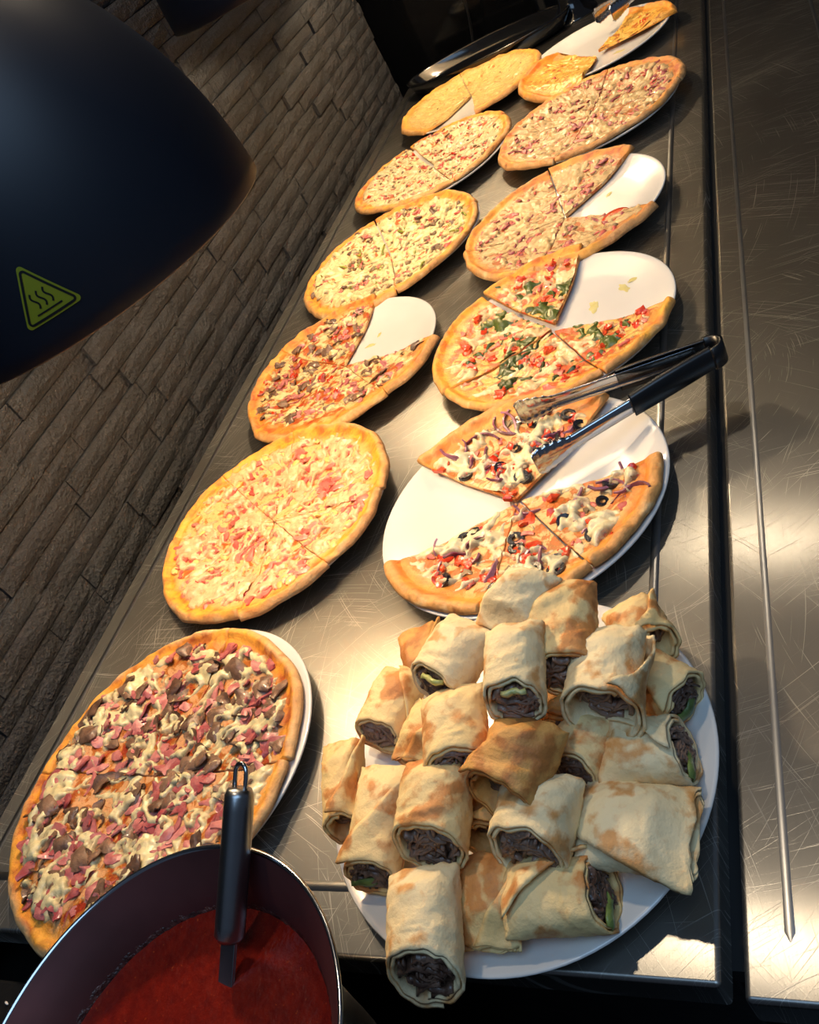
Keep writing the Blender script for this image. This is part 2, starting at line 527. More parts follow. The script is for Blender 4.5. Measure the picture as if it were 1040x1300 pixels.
def serving_rail():
    root = tag(empty('tray_rail', (0, 0, 0)), 'narrow steel tray rail shelf running beside the main counter on the right', 'rail')
    bevel_box('rail_top', -0.1265, 0.36, FRONT_Y - .006, FAR_Y, -0.040, -0.004, .004, M['steel_rail'], root, 3, True)
    for x in (-.098, .045, .19):
        prof = [(-.0045, -.0044), (-.003, -.0040), (-.001, -.0036), (.001, -.0036), (.003, -.0040), (.0045, -.0044)]
        v = []; f = []
        ys = [FRONT_Y + .028, FRONT_Y + .036, FRONT_Y + .06, FAR_Y - .05]
        sc = [.1, 1.0, .9, .9]
        for y, s in zip(ys, sc):
            for a, z in prof: v.append((x + a * s * 1.1, y, -.0042 + (z + .0042) * s))
        k = len(prof)
        for i in range(len(ys) - 1):
            for q in range(k - 1): f.append((i * k + q, i * k + q + 1, (i + 1) * k + q + 1, (i + 1) * k + q))
        mk('raised_bead', v, f, M['satin'], root)
    bevel_box('rail_support', -0.10, 0.33, FRONT_Y + .10, FAR_Y - .05, -0.90, -0.041, .004, M['black_rough'], root, 1)
    return root
serving_rail()
v, f = box(COUNTER_X1 - .004, -0.123, FRONT_Y + .02, FAR_Y - .01, -.05, -.030)  # black strip added in place of the shade down in the gap
tag(mk('gap_shade_strip', v, f, M['dark_gap'], smooth=False), 'added black strip standing in for the shade in the gap between counter and tray rail', 'strip')

# black hob in front of the counter
hob = tag(empty('black_hob', (-.65, -.05, -.9)), 'black hob cabinet in front of the counter under the sauce pot', 'hob')
bevel_box('hob_top', -.29, .30, -.25, .20, .87, .88, .004, M['black_rough'], hob, 2)
bevel_box('hob_body', -.28, .29, -.24, .19, .0, .869, .006, M['black_matte'], hob, 1)

# ------------------------------------------------------------------ heat lamps
def dome_profile(r0, H, n=28):
    return [(r0 * math.cos(t), H * math.sin(t)) for t in [k / n * math.pi / 2 * .93 for k in range(n + 1)]]

def heat_lamp(c, r0, H, label, light_w, cord_top=1.9):
    root = tag(empty('heat_lamp', c), label, 'lamp', 'pendant heat lamps over the counter')
    outer = dome_profile(r0, H)
    inner = [(r * .985 - .0006, z * .985) for r, z in outer]
    v, f = lathe([(r0 - .0028, 0.0), (r0 - .0012, -.0015)] + outer, 96)
    mk('shade', v, f, M['lamp_black'], root)
    v, f = lathe(list(reversed(inner)) + [(r0 - .0028, 0.0)], 96)
    mk('inner_reflector', v, f, M['lamp_in'], root)
    rt, zt = outer[-1]
    v, f = lathe([(rt + .001, zt - .002), (rt + .002, zt + .012), (rt * .8, zt + .05), (.012, zt + .062), (0, zt + .062)], 40)
    mk('socket_cap', v, f, M['lamp_black'], root)
    v, f = tube([(0, 0, zt + .055), (0, 0, zt + .35), (0, 0, cord_top - c[2])], .004, 8)
    mk('cord', v, f, M['black_plastic'], root)
    v, f = lathe([(0, .135), (.015, .136), (.027, .142), (.034, .155), (.035, .168), (.028, .190), (.017, .212), (.015, .245), (0, .245)], 28)
    mk('bulb', v, f, M['bulb'], root)
    d = bpy.data.lights.new('bulb_light', 'POINT'); d.energy = light_w; d.color = LAMP_C; d.shadow_soft_size = .022
    lo = bpy.data.objects.new('bulb_light', d); col.objects.link(lo); lo.parent = root; lo.location = (0, 0, .105)
    return root

LC = (-0.6185, 0.6595, 0.4025); LR = .1856; LH = .27
lamp1 = heat_lamp(LC, LR, LH, 'large black dome heat lamp with a yellow hot-surface warning sticker', LAMP_W)
heat_lamp((-0.66, 1.44, 0.477), LR, LH, 'black dome heat lamp hanging second along the row, above the stone wall', LAMP_W)
heat_lamp((-0.62, 2.20, 0.45), LR, LH, 'black dome heat lamp hanging over the far end of the counter', LAMP_W * 1.0)

def sticker(lamp):
    az0 = R_(-61.0); z0 = .0405; up = 1.0
    s = .030
    def surf(u, vv, off):
        # u along the circumference, vv up the meridian (metres)
        t = math.asin(min(.99, z0 / LH)) + vv / math.hypot(LR * math.sin(.15), LH * math.cos(.15))
        r = LR * math.cos(t) + off; z = LH * math.sin(t)
        a = az0 + u / LR
        return (r * math.cos(a), r * math.sin(a), z)
    def rounded_tri(k, rc):
        pts = []
        cs = [(-.0268 * k, -.0155 * k), (.0268 * k, -.0155 * k), (0, .031 * k)]
        for i, (x, y) in enumerate(cs):
            a0 = (-150, -30, 90)[i] - 60
            # inner centre
            d = math.hypot(x, y); ix, iy = x * (1 - 2 * rc / d), y * (1 - 2 * rc / d)
            for q in range(7):
                a = R_(a0 + q * 20); pts.append((ix + rc * math.cos(a), iy + rc * math.sin(a)))
        return pts
    def fill(name, pts, off, mat, par):
        # fine fan so that the patch follows the dome
        vs = [surf(0, 0, off)]; fs = []
        n = len(pts)
        rings = 5
        for rg in range(1, rings + 1):
            for x, y in pts: vs.append(surf(x * rg / rings, y * rg / rings, off))
        for i in range(n):
            j = (i + 1) % n
            fs.append((0, 1 + i, 1 + j))
            for rg in range(rings - 1):
                a = 1 + rg * n
                fs.append((a + i, a + n + i, a + n + j, a + j))
        return mk(name, vs, fs, mat, par)
    def densify(tri):
        out = []
        for i in range(len(tri)):
            a, b = tri[i], tri[(i + 1) % len(tri)]
            m = 8 if math.hypot(a[0] - b[0], a[1] - b[1]) > .01 else 1
            for q in range(m): out.append((a[0] + (b[0] - a[0]) * q / m, a[1] + (b[1] - a[1]) * q / m))
        return out
    st = fill('warning_sticker', densify(rounded_tri(1.0, .003)), .0006, M['sticker_yellow'], lamp)
    st['label'] = 'yellow triangular hot-surface warning sticker'
    def band(name, pts, wd, off, closed=False):
        n = len(pts); vs = []; fs = []
        for i in range(n):
            if closed: p0, p1 = pts[i - 1], pts[(i + 1) % n]
            else: p0, p1 = pts[max(i - 1, 0)], pts[min(i + 1, n - 1)]
            tx, ty = p1[0] - p0[0], p1[1] - p0[1]; d = math.hypot(tx, ty) or 1
            nx, ny = -ty / d * wd / 2, tx / d * wd / 2
            vs.append(surf(pts[i][0] + nx, pts[i][1] + ny, off)); vs.append(surf(pts[i][0] - nx, pts[i][1] - ny, off))
        for i in range(n if closed else n - 1):
            j = (i + 1) % n; fs.append((2 * i, 2 * i + 1, 2 * j + 1, 2 * j))
        return mk(name, vs, fs, M['sticker_black'], st)
    dense = densify(rounded_tri(.84, .0022))
    band('sticker_border', dense, .0019, .0010, True)
    band('sticker_bar', [(-.0115 + .023 * k / 6, -.0085) for k in range(7)], .0013, .0010)
    for x in (-.006, 0, .006):
        band('heat_wave', [(x + .0016 * math.sin(k / 14 * 2 * math.pi), -.005 + .0125 * k / 14) for k in range(15)], .0015, .0010)
sticker(lamp1)

# ------------------------------------------------------------------ plates
PL = {'W': (-.292, .333), 'V': (-.332, .642), 'P': (-.330, .952), 'H': (-.349, 1.265), 'R5': (-.332, 1.619), 'R6': (-.353, 1.997),
      'L1': (-.664, .354), 'L2': (-.674, .698), 'L3': (-.680, 1.030), 'L4': (-.668, 1.362), 'L5': (-.667, 1.692), 'L6': (-.662, 2.050)}
PLATE_LABEL = {
    'W': 'white round plate heaped with rolled kebab wraps', 'V': 'white plate under the olive and red onion pizza, mostly bare at the left',
    'P': 'white plate under the pesto pizza with a bare oil-stained upper right', 'H': 'white plate with a tomato-edged ham pizza, a quarter bare',
    'R5': 'white plate almost hidden under the whole ham pizza by the tray rail', 'R6': 'white plate at the far right end holding two leftover slices and tongs',
    'L1': 'white plate under the large kebab and ham pizza beside the sauce pot', 'L2': 'white plate under the whole ham and pineapple pizza',
    'L3': 'white plate under the kebab pizza with a quarter gone', 'L4': 'white plate under the green pepper and kebab pizza along the wall',
    'L5': 'white plate under the shredded cheese pizza second from the far end', 'L6': 'white plate under the plain cheese pizza at the far wall end'}
pv, pf = lathe([(0, .004), (.075, .004), (.082, .0005), (.090, .0005), (.094, .005), (.120, .0085), (.150, .0165), (.157, .0188), (.1598, .0205), (.1602, .0218),
                (.1592, .0228), (.1570, .0226), (.150, .0205), (.128, .0132), (.112, .0102), (.085, .0088), (0, .0085)], 96)
plate_me = raw_mesh('serving_plate', pv, pf, [M['ceramic']])
for k, (x, y) in PL.items():
    o = link('serving_plate', plate_me, None, (x, y, 0.0))
    tag(o, PLATE_LABEL[k], 'plate', 'white serving plates on the counter')

plates = {o['label']: o for o in col.objects if o.name.startswith('serving_plate')}
M['oil'] = simple('oil_residue', '#d9d09a', .2, 0, .3, var='#c8bc74', vscale=80)
def smear(key, x, y, r, seed):
    vs = [(0, 0, .0007)]; fs = []; n = 20
    for k in range(n):
        a = 2 * math.pi * k / n; q = r * (1 + .55 * float(noise2(np.array(math.cos(a) * 1.7), np.array(math.sin(a) * 1.7), seed)))
        vs.append((q * 1.5 * math.cos(a), q * .7 * math.sin(a), -.0003))
    for k in range(n): fs.append((0, 1 + k, 1 + (k + 1) % n))
    px, py = PL[key]; d = math.hypot(x - px, y - py)
    z = float(np.interp(d, [0, .085, .112, .128, .15], [.0085, .0088, .0102, .0132, .0205])) + .0006
    mk('oil_smear', vs, fs, M['oil'], plates[PLATE_LABEL[key]], True, (x - px, y - py, z), (0, 0, seed * .7))
for a in (('P', -.240, 1.012, .008, 3), ('P', -.228, 1.022, .006, 5), ('P', -.280, .990, .009, 7), ('L3', -.649, 1.075, .006, 9), ('L3', -.640, 1.100, .004, 11), ('R6', -.30, 1.93, .009, 13), ('H', -.28, 1.30, .005, 15)): smear(*a)

# ------------------------------------------------------------------ toppings
def t_strip(L, W, T, bend, curl, seed, nx=4, ny=2):
    r = random.Random(seed)
    top = []
    ph = r.uniform(0, 6)
    for i in range(nx + 1):
        for j in range(ny + 1):
            u = i / nx - .5; w_ = j / ny - .5
            wd = W * (1 + .3 * math.sin(u * 7 + ph)) * (1 - .5 * (abs(u) * 2) ** 4)
            x = L * u + r.uniform(-.06, .06) * L / nx; y = wd * w_ + .18 * W * math.sin(u * 5 + ph * 2)
            z = bend * (1 - 4 * u * u) + curl * (1 - 4 * w_ * w_) + r.uniform(-.35, .35) * T + .35 * T * math.sin(u * 9 + ph)
            top.append((x, y, z))
    n = len(top)
    v = top + [(x, y, z - T) for x, y, z in top]
    f = grid_faces(nx + 1, ny + 1, 0, True).tolist() + grid_faces(nx + 1, ny + 1, n).tolist()
    c = ny + 1
    loop = [j for j in range(c)] + [i * c + ny for i in range(1, nx + 1)] + [nx * c + j for j in range(ny - 1, -1, -1)] + [i * c for i in range(nx - 1, 0, -1)]
    for a, b in zip(loop, loop[1:] + loop[:1]): f.append((a, b, b + n, a + n))
    return v, f

def t_chunk(sx, sy, sz, seed):
    r = random.Random(seed)
    v, f = lathe([(0, -.5), (.42, -.42), (.56, -.1), (.5, .28), (.3, .46), (0, .5)], 7)
    return [(x * sx * r.uniform(.85, 1.2), y * sy * r.uniform(.85, 1.2), z * sz * r.uniform(.85, 1.15)) for x, y, z in v], f

def t_ring(R, r, h, seed):
    v, f = lathe([(R - r, -h / 2), (R + r, -h / 2), (R + r * 1.2, 0), (R + r, h / 2), (R - r, h / 2), (R - r * 1.2, 0)], 12, True)
    return v, f

def t_arc(R, ang, wd, T, seed):
    r = random.Random(seed); v = []; f = []
    n = 8
    for i in range(n + 1):
        a = R_(ang) * (i / n - .5); w2 = wd * (1 - .75 * abs(i / n - .5) * 2)
        for dr, dz in ((-T, 0), (-T, w2), (T, w2 * .9), (T, 0)):
            v.append(((R + dr) * math.cos(a) - R * .8, (R + dr) * math.sin(a), dz - wd * .3 + .0006 * math.sin(i * 2.1 + seed)))
    for i in range(n):
        for k in range(4): f.append((i * 4 + k, i * 4 + (k + 1) % 4, (i + 1) * 4 + (k + 1) % 4, (i + 1) * 4 + k))
    f.append((0, 1, 2, 3)); f.append((n * 4 + 3, n * 4 + 2, n * 4 + 1, n * 4))
    return v, f

TOP = {}
def sharp(me):
    me.set_sharp_from_angle(angle=R_(42)); return me
def reg(name, mat, makers, h, sig, tilt, smooth=True):
    TOP[name] = dict(mat=mat, h=h, sig=sig, tilt=tilt, geo=makers, me=[sharp(raw_mesh(name, v, f, [mat], smooth)) for v, f in makers], top=float(np.mean([max(p[2] for p in v) for v, f in makers])))
reg('ham_piece', M['ham'], [t_strip(.015 + .0035 * (k % 4), .0075 + .0018 * (k % 3), .0016, .0016 * (k % 3 - 1), .0010 * (k % 2), k, 6, 3) for k in range(8)], .0022, .006, .45)
reg('ham_cube', M['ham_warm'], [t_strip(.010 + .003 * (k % 3), .0055 + .002 * (k % 2), .0016, .0010 * (k % 3 - 1), .0008, k + 20) for k in range(6)], .0016, .0045, .35)
reg('kebab_meat', M['kebab'], [t_strip(.020 + .005 * (k % 3), .014 + .004 * (k % 2), .0016, .0030 * ((k % 3) - .8), .0026 * ((k % 2) * 2 - 1), k + 40, 7, 4) for k in range(8)], .0030, .008, .5)
reg('pineapple_chunk', M['pine'], [t_chunk(.013, .009, .005, k + 60) for k in range(4)], .0022, .005, .4)
reg('tomato_chunk', M['tomato'], [t_strip(.014 + .004 * (k % 2), .010, .0030, .0016 * (k % 3 - 1), .0014, k + 70, 5, 3) for k in range(5)], .0024, .006, .3)
reg('tomato_slice', M['tomato'], [(lathe([(0, -.0015), (.017, -.0015), (.0185, 0), (.017, .0015), (.012, .0012), (0, .0016)], 18))], .002, .01, .1)
reg('olive_ring', M['olive'], [t_ring(.0058, .0020, .0036, k) for k in range(2)], .0016, .005, .5)
reg('onion_strip', M['onion'], [t_arc(.013 + .003 * k, 100 + 20 * k, .0052, .0009, k) for k in range(3)], .0018, .005, .7)
reg('pepper_strip', M['pepper'], [t_arc(.011 + .003 * k, 90, .0044, .0012, k + 5) for k in range(3)], .0016, .005, .9)
reg('mushroom_bit', M['mushroom'], [t_strip(.010, .006, .0018, .0014, .0008, k + 90) for k in range(4)], .0016, .0045, .4)

KINDS = {
 'kebab': dict(base=pizza_base_mat('pizza_kebab', '#96301a', '#cf9a6a', '#e0922c', '#dcae76', .5),
    cheese=cheese_mat('cheese_ivory', '#e6d8a8', '#d2c08e', '#b89a74', .2), lift=.75, cov=-.05, cth=.0026, cf=44, umax=.93,
    tops=[('kebab_meat', 170, .9), ('ham_piece', 295, 1.15)]),
 'hawaii': dict(base=pizza_base_mat('pizza_hawaii', '#d2502a', '#ecb87a', '#f2a02c', '#dda468', .7),
    cheese=cheese_mat('cheese_pale', '#f2cc9c', '#e8ac80', '#d8785a', .5), cov=.04, cth=.0026, cf=50, umax=.92,
    tops=[('ham_cube', 290, 1.35), ('pineapple_chunk', 60, 1)]),
 'doner': dict(base=pizza_base_mat('pizza_doner', '#b23c18', '#e2be80', '#e08c30', '#d8a468', .45),
    cheese=cheese_mat('cheese_doner', '#ead7a4', '#e0c386', '#c99250', .3), cov=-.15, cth=.0026, cf=50, umax=.92,
    tops=[('ham_piece', 190, .85), ('kebab_meat', 110, .75), ('tomato_chunk', 26, .9)]),
 'mixed': dict(base=pizza_base_mat('pizza_mixed', '#c8532a', '#f0dca4', '#eda038', '#dba466', .7),
    cheese=cheese_mat('cheese_mixed', '#ecdaa6', '#e2c88a', '#cf9c58', .3), cov=.0, cth=.0028, cf=44, umax=.91,
    tops=[('mushroom_bit', 240, 1.1), ('ham_cube', 130, 1.2), ('pepper_strip', 34, 1.2), ('kebab_meat', 24, .7)]),
 'shred': dict(base=pizza_base_mat('pizza_shred', '#cc4a2a', '#f0d9a2', '#eda23c', '#dba566', .7),
    cheese=cheese_mat('cheese_shred', '#ecdab0', '#e2c890', '#cf9c5a', .3), cov=.0, cth=.0026, cf=75, umax=.91,
    tops=[('ham_cube', 200, .95), ('mushroom_bit', 180, .85), ('tomato_chunk', 24, .8)]),
 'plain': dict(base=pizza_base_mat('pizza_plain', '#c98438', '#e2bf78', '#dd9a44', '#d6a264', .8),
    cheese=cheese_mat('cheese_plain', '#e6c886', '#dcb468', '#c2843e', .6), cov=.16, cth=.0022, cf=60, umax=.9,
    tops=[('mushroom_bit', 20, .6)]),
 'veggie': dict(base=pizza_base_mat('pizza_veggie', '#cf6a24', '#e6b878', '#d98a34', '#d39a58', .5, sh=-.02),
    cheese=cheese_mat('cheese_veggie', '#ece2bc', '#e0cf9e', '#d2a468', .2), cov=-.05, cth=.0032, cf=40, umax=.87, cw=.875,
    tops=[('olive_ring', 40, 1), ('onion_strip', 60, 1.15), ('tomato_chunk', 70, 1.25), ('ham_cube', 70, 1), ('mushroom_bit', 40, 1)]),
 'pesto': dict(base=pizza_base_mat('pizza_pesto', '#d04a1a', '#efb860', '#f0a42c', '#d8a060', .42),
    cheese=cheese_mat('cheese_pesto', '#f0dcae', '#eac58a', '#de8a44', .4), cov=-.11, cth=.0028, cf=36, umax=.91,
    tops=[('tomato_chunk', 70, 1.1), ('ham_cube', 60, 1)]),
 'ham': dict(base=pizza_base_mat('pizza_ham', '#b85a3c', '#d2b080', '#d68e40', '#cf9c64', .6),
    cheese=cheese_mat('cheese_ham', '#d8bc88', '#ceaa74', '#b88450', .4), cov=.06, cth=.0028, cf=46, umax=.92,
    tops=[('ham_piece', 110, .9), ('ham_cube', 150, 1), ('mushroom_bit', 50, .8)]),
 'margherita': dict(base=pizza_base_mat('pizza_margherita', '#d8581c', '#f2b84e', '#ee9a30', '#d89a56', .6),
    cheese=cheese_mat('cheese_margherita', '#f3c86a', '#eeb04a', '#e07a24', .5), cov=.04, cth=.0030, cf=44, umax=.9,
    tops=[('tomato_chunk', 8, .8)]),
}

def place_geo(v, loc, rot, s):
    mt = Matrix.Translation(loc) @ Euler(rot).to_matrix().to_4x4() @ Matrix.Scale(s, 4)
    return [tuple(mt @ Vector(p)) for p in v]

def pizza(label, kind, pc, off, R, slices, seed, ds=.0024, indiv=True, fixed=(), wave=0.0, group='pizzas set out on the counter'):
    K = KINDS[kind]
    cx, cy = pc[0] + off[0], pc[1] + off[1]
    root = tag(empty('pizza', (cx, cy, .0105)), label, 'pizza', group)
    rnd = random.Random(seed)
    def drape(x, y):
        d = np.hypot(x + off[0], y + off[1])
        return .012 * sstep(.085, .158, d) - .30 * np.clip(d - .162, 0, 1)
    def Rt(th): return R * (1 + .03 * noise2(np.cos(th) * 1.6 + 5, np.sin(th) * 1.6 + 3, seed) + .012 * noise2(np.cos(th) * 6, np.sin(th) * 6, seed + 3))
    def top_z(x, y, u):
        base = .0050 + .0014 * fbm(x * 55, y * 55, seed + 1)
        ch = .0052 * (1 + .50 * noise2(x * 38, y * 38, seed + 7) + .2 * noise2(x * 90, y * 90, seed + 8))
        crust = ch * sstep(K.get('cw', .900), K.get('cw', .900) + .06, u)
        z = base + crust
        edge = np.sqrt(np.clip(1 - (np.clip(u - .95, 0, 1) / .051) ** 2, 0, 1))
        return z * (.12 + .88 * edge) + drape(x, y) + wave * np.sin(x * 60 + y * 35) * np.clip(u, 0, 1)
    def in_slice(th):
        for i, s in enumerate(slices):
            if 0.02 < (math.degrees(th) - s[0]) % 360 < (s[1] - s[0]) - .02: return i
        return -1
    # toppings
    tops = [[] for _ in slices]
    def add_top(name, x, y, sc, yaw=None, flat=False):
        T = TOP[name]; th = math.atan2(y, x); i = in_slice(th)
        if i < 0: return
        s = slices[i]
        # keep clear of the cut edges
        rr = math.hypot(x, y); a = (math.degrees(th) - s[0]) % 360; edge = min(a, (s[1] - s[0]) - a)
        if rr * math.sin(R_(min(90, edge))) < .004: return
        u = rr / float(Rt(th))
        z = float(top_z(np.array(x), np.array(y), np.array(u)))
        tl = T['tilt'] * (.3 if flat else 1)
        tops[i].append((name, rnd.randrange(len(T['me'])), (x, y, z + T['h'] * K.get('lift', .45)), (rnd.gauss(0, tl * .5), rnd.gauss(0, tl * .5), rnd.uniform(0, 6.28) if yaw is None else yaw), sc * rnd.uniform(.8, 1.2), T))
    for name, cnt, sc in K['tops']:
        for _ in range(cnt):
            for _try in range(6):
                u = math.sqrt(rnd.random()) * (K['umax'] - .06); th = rnd.uniform(0, 2 * math.pi)
                x, y = R * u * math.cos(th), R * u * math.sin(th)
                if float(noise2(x * 22, y * 22, seed + sum(map(ord, name)) % 50)) > rnd.uniform(-.7, .35): break
            add_top(name, x, y, sc)
    for name, x, y, sc in fixed: add_top(name, x, y, sc, flat=True)
    ti = 0
    for i, s in enumerate(slices):
        a0, a1 = R_(s[0]), R_(s[1]); mid = (a0 + a1) / 2
        sh = s[2] if len(s) > 2 else (0, 0, 0)
        jr = random.Random(seed * 31 + i); push = .0009 + jr.uniform(0, .0022)
        fac = 1 + jr.uniform(-.018, .018); bul = jr.uniform(-.012, .02)
        loc = (math.cos(mid) * push + sh[0], math.sin(mid) * push + sh[1], sh[2] + jr.uniform(0, .0008))
        na = max(8, int((a1 - a0) * R / ds)); ni = max(10, int(R * .84 / ds)); nc = max(10, int(R * .17 / (ds * .8)))
        us = np.concatenate([np.linspace(0.012, .86, ni), np.linspace(.86, 1.0, nc + 1)[1:]])
        us[-1] = 1.0
        th = np.linspace(a0, a1, na + 1)
        U, TH = np.meshgrid(us, th, indexing='ij')
        RR = Rt(TH) * U * (1 + (fac - 1 + bul * np.sin((TH - a0) / (a1 - a0) * np.pi)) * sstep(.75, 1.0, U))
        X = RR * np.cos(TH); Y = RR * np.sin(TH)
        Z = top_z(X, Y, U)
        nr, ncol = U.shape
        tv = np.stack([X, Y, Z], -1).reshape(-1, 3)
        # under side: boundary ring + coarse
        Zb = drape(X, Y) + .0006
        Ub = U.copy()
        bx, by = X.copy(), Y.copy()
        bx[-1] *= .985; by[-1] *= .985; Zb[-1] += .0008
        bi = [0, nr // 2, nr - 1]
        bv = np.stack([bx[bi], by[bi], Zb[bi]], -1).reshape(-1, 3)
        n0 = len(tv)
        faces = grid_faces(nr, ncol, 0).tolist()
        faces += grid_faces(3, ncol, n0, True).tolist()
        lo = n0 + 2 * ncol
        tr = (nr - 1) * ncol
        for j in range(ncol - 1):
            faces.append((tr + j, tr + j + 1, lo + j + 1, lo + j))
            faces.append((j + 1, j, n0 + j, n0 + j + 1))
        for jj, fl in ((0, False), (ncol - 1, True)):
            topl = [r * ncol + jj for r in range(nr)]
            bl = [n0 + k * ncol + jj for k in range(3)]
            h = nr // 2
            p1 = topl[:h + 1] + [bl[1], bl[0]]; p2 = topl[h:] + [bl[2], bl[1]]
            for pp in (p1, p2): faces.append(tuple(pp if not fl else pp[::-1]))
        rad = np.concatenate([U.reshape(-1), np.repeat([.97, .97, 1.0], ncol)])
        so = mk('slice', np.concatenate([tv, bv]), faces, K['base'], root, True, loc, attrs={'rad': rad})
        # melted cheese layer flowing over the toppings
        rows = np.where(us <= K['umax'] + .03)[0]
        cxg, cyg, cug = X[rows], Y[rows], U[rows]
        bumpz = np.zeros_like(cxg)
        for (nm, vi, lc, rt, sc, T) in tops[i]:
            g = (T['h'] * K.get('lift', .45) + T['top'] + .0006) * sc * np.exp(-(((cxg - lc[0]) ** 2 + (cyg - lc[1]) ** 2) / (2 * (T['sig'] * sc) ** 2)) ** 1.5)
            bumpz = np.maximum(bumpz, g)
        cf = K['cf']
        fine = noise2(cxg * cf * 4, cyg * cf * 4, seed + 23)
        wx = cxg + .007 * noise2(cxg * 60, cyg * 60, seed + 31); wy = cyg + .007 * noise2(cxg * 60 + 9, cyg * 60, seed + 32)
        rid = 1 - 2.2 * np.abs(noise2(wx * cf + 3, wy * cf, seed + 21))
        big = fbm(wx * cf * .45, wy * cf * .45, seed + 22, 3)
        fade = sstep(K['umax'] - .10, K['umax'] + .03, cug)
        def layer(name, t, cth, mat, lift=0.0):
            thick = np.clip(t * 3.2, -1.2, 1.0)
            cz = Z[rows] + (bumpz * 1.05 + lift) * sstep(-.5, .25, thick) + cth * (thick * .75) + .0005 * fine
            keep = thick > -.6
            kq = keep[:-1, :-1] | keep[1:, :-1] | keep[:-1, 1:] | keep[1:, 1:]
            qf = grid_faces(len(rows), ncol, 0).reshape(len(rows) - 1, ncol - 1, 4)[kq]
            if not len(qf): return
            used = np.unique(qf); remap = -np.ones(len(rows) * ncol, int); remap[used] = np.arange(len(used))
            cv = np.stack([cxg, cyg, cz], -1).reshape(-1, 3)[used]
            return mk(name, cv, remap[qf].tolist(), mat, so, True, attrs={'thk': np.clip(thick * .62 + .38, 0, 1).reshape(-1)[used]})
        layer('melted_cheese', .42 * (rid - .45) + .70 * big + .14 * fine + K['cov'] - .6 * fade, K['cth'], K['cheese'])
        if kind == 'pesto':
            pm = fbm(wx * 30 + 40, wy * 30, seed + 51, 3) - .30 + .25 * (1 - 3 * np.abs(noise2(wx * 55, wy * 55, seed + 52)))
            po = layer('pesto_smear', pm - .5 * sstep(.66, .8, cug), .0022, M['pesto'], .0016)
        # toppings as sub-parts
        if indiv:
            for (nm, vi, lc, rt, sc, T) in tops[i]:
                link(nm, T['me'][vi], so, lc, rt, (sc, sc, sc))
        elif tops[i]:
            vs = []; fs = []; mi = []; mats = []
            for (nm, vi, lc, rt, sc, T) in tops[i]:
                gv, gf = T['geo'][vi]; o = len(vs)
                vs += place_geo(gv, lc, rt, sc); fs += [tuple(o + q for q in ff) for ff in gf]
                if T['mat'] not in mats: mats.append(T['mat'])
                mi += [mats.index(T['mat'])] * len(gf)
            to = link('small_toppings', raw_mesh('small_toppings', vs, fs, mats, True, mi), so)
            to['kind'] = 'stuff'
    return root

pizza('large uncut-looking kebab and ham pizza with white cheese overhanging its plate by the sauce pot', 'kebab', PL['L1'], (-.024, -.015), .178,
      [(1, 80), (80, 178), (178, 262), (262, 361)], 11, .0020)
pizza('whole ham and pineapple pizza, pale yellow cheese, second from the front along the wall', 'hawaii', PL['L2'], (-.005, -.004), .168,
      [(2, 98), (98, 140), (140, 182), (182, 278), (278, 320), (320, 362)], 12, .0022)
pizza('kebab and tomato pizza with an upper-right quarter missing, third along the wall', 'doner', PL['L3'], (.001, -.003), .172,
      [(84, 150), (150, 230), (230, 313), (313, 355)], 13, .0024)
pizza('whole pizza with green pepper strips and brown bits, fourth along the wall', 'mixed', PL['L4'], (-.016, -.006), .178,
      [(20, 115), (115, 200), (200, 290), (290, 380)], 14, .0028, False)
pizza('whole pizza topped with shredded white cheese and red sauce, fifth along the wall', 'shred', PL['L5'], (-.014, .018), .178,
      [(30, 122, (.002, .010, 0)), (122, 210), (210, 300), (300, 390)], 15, .003, False)
pizza('plain golden cheese pizza at the far wall end with one thin slice gone', 'plain', PL['L6'], (.004, .008), .176,
      [(-75, 30), (30, 109), (109, 150), (150, 242)], 16, .0034, False)
pizza('half eaten pizza with black olives, red onion and tomato on the tongs plate', 'veggie', PL['V'], (0, 0), .156,
      [(52, 147, (-.002, -.004, .003)), (208, 265), (265, 308), (308, 366)], 17, .0019)
pizza('pesto and tomato pizza with green swirls, one quarter missing', 'pesto', PL['P'], (0, 0), .164,
      [(80, 135, (.003, .009, .003)), (135, 215, (0, .003, 0)), (215, 301), (301, 350)], 18, .0021)
pizza('ham and cheese pizza with a tomato slice at the gap, a quarter missing', 'ham', PL['H'], (.004, -.004), .166,
      [(51, 104, (0, .004, 0)), (104, 190), (190, 262), (262, 331)], 19, .0028, False, fixed=[('tomato_slice', .085, -.062, 1.0)])
pizza('whole ham and cheese pizza beside the tray rail with its cut lines closed', 'ham', PL['R5'], (-.004, .008), .172,
      [(-10, 80), (80, 168), (168, 255), (255, 350)], 20, .003, False)
pizza('two leftover orange cheese slices, one folded, on the farthest right plate', 'margherita', PL['R6'], (.008, -.052), .165,
      [(128, 262, (.0, -.006, 0)), (2, 66, (.0, .012, .004))], 21, .003, False, wave=.004)

# ------------------------------------------------------------------ kebab wraps
def ribbon(pts, wd, T, nrm):
    v = []; f = []; n = len(pts)
    for i, p in enumerate(pts):
        for s, d in ((-.5, -.5), (.5, -.5), (.5, .5), (-.5, .5)):
            t = Vector(pts[min(i + 1, n - 1)]) - Vector(pts[max(i - 1, 0)]); sd = t.cross(nrm); sd = sd.normalized() if sd.length > 1e-6 else Vector((0, 1, 0))
            v.append(tuple(Vector(p) + sd * T * s + nrm * wd * d))
    for i in range(n - 1):
        for k in range(4): f.append((i * 4 + k, i * 4 + (k + 1) % 4, (i + 1) * 4 + (k + 1) % 4, (i + 1) * 4 + k))
    f.append((3, 2, 1, 0)); f.append(((n - 1) * 4, (n - 1) * 4 + 1, (n - 1) * 4 + 2, (n - 1) * 4 + 3))
    return v, f

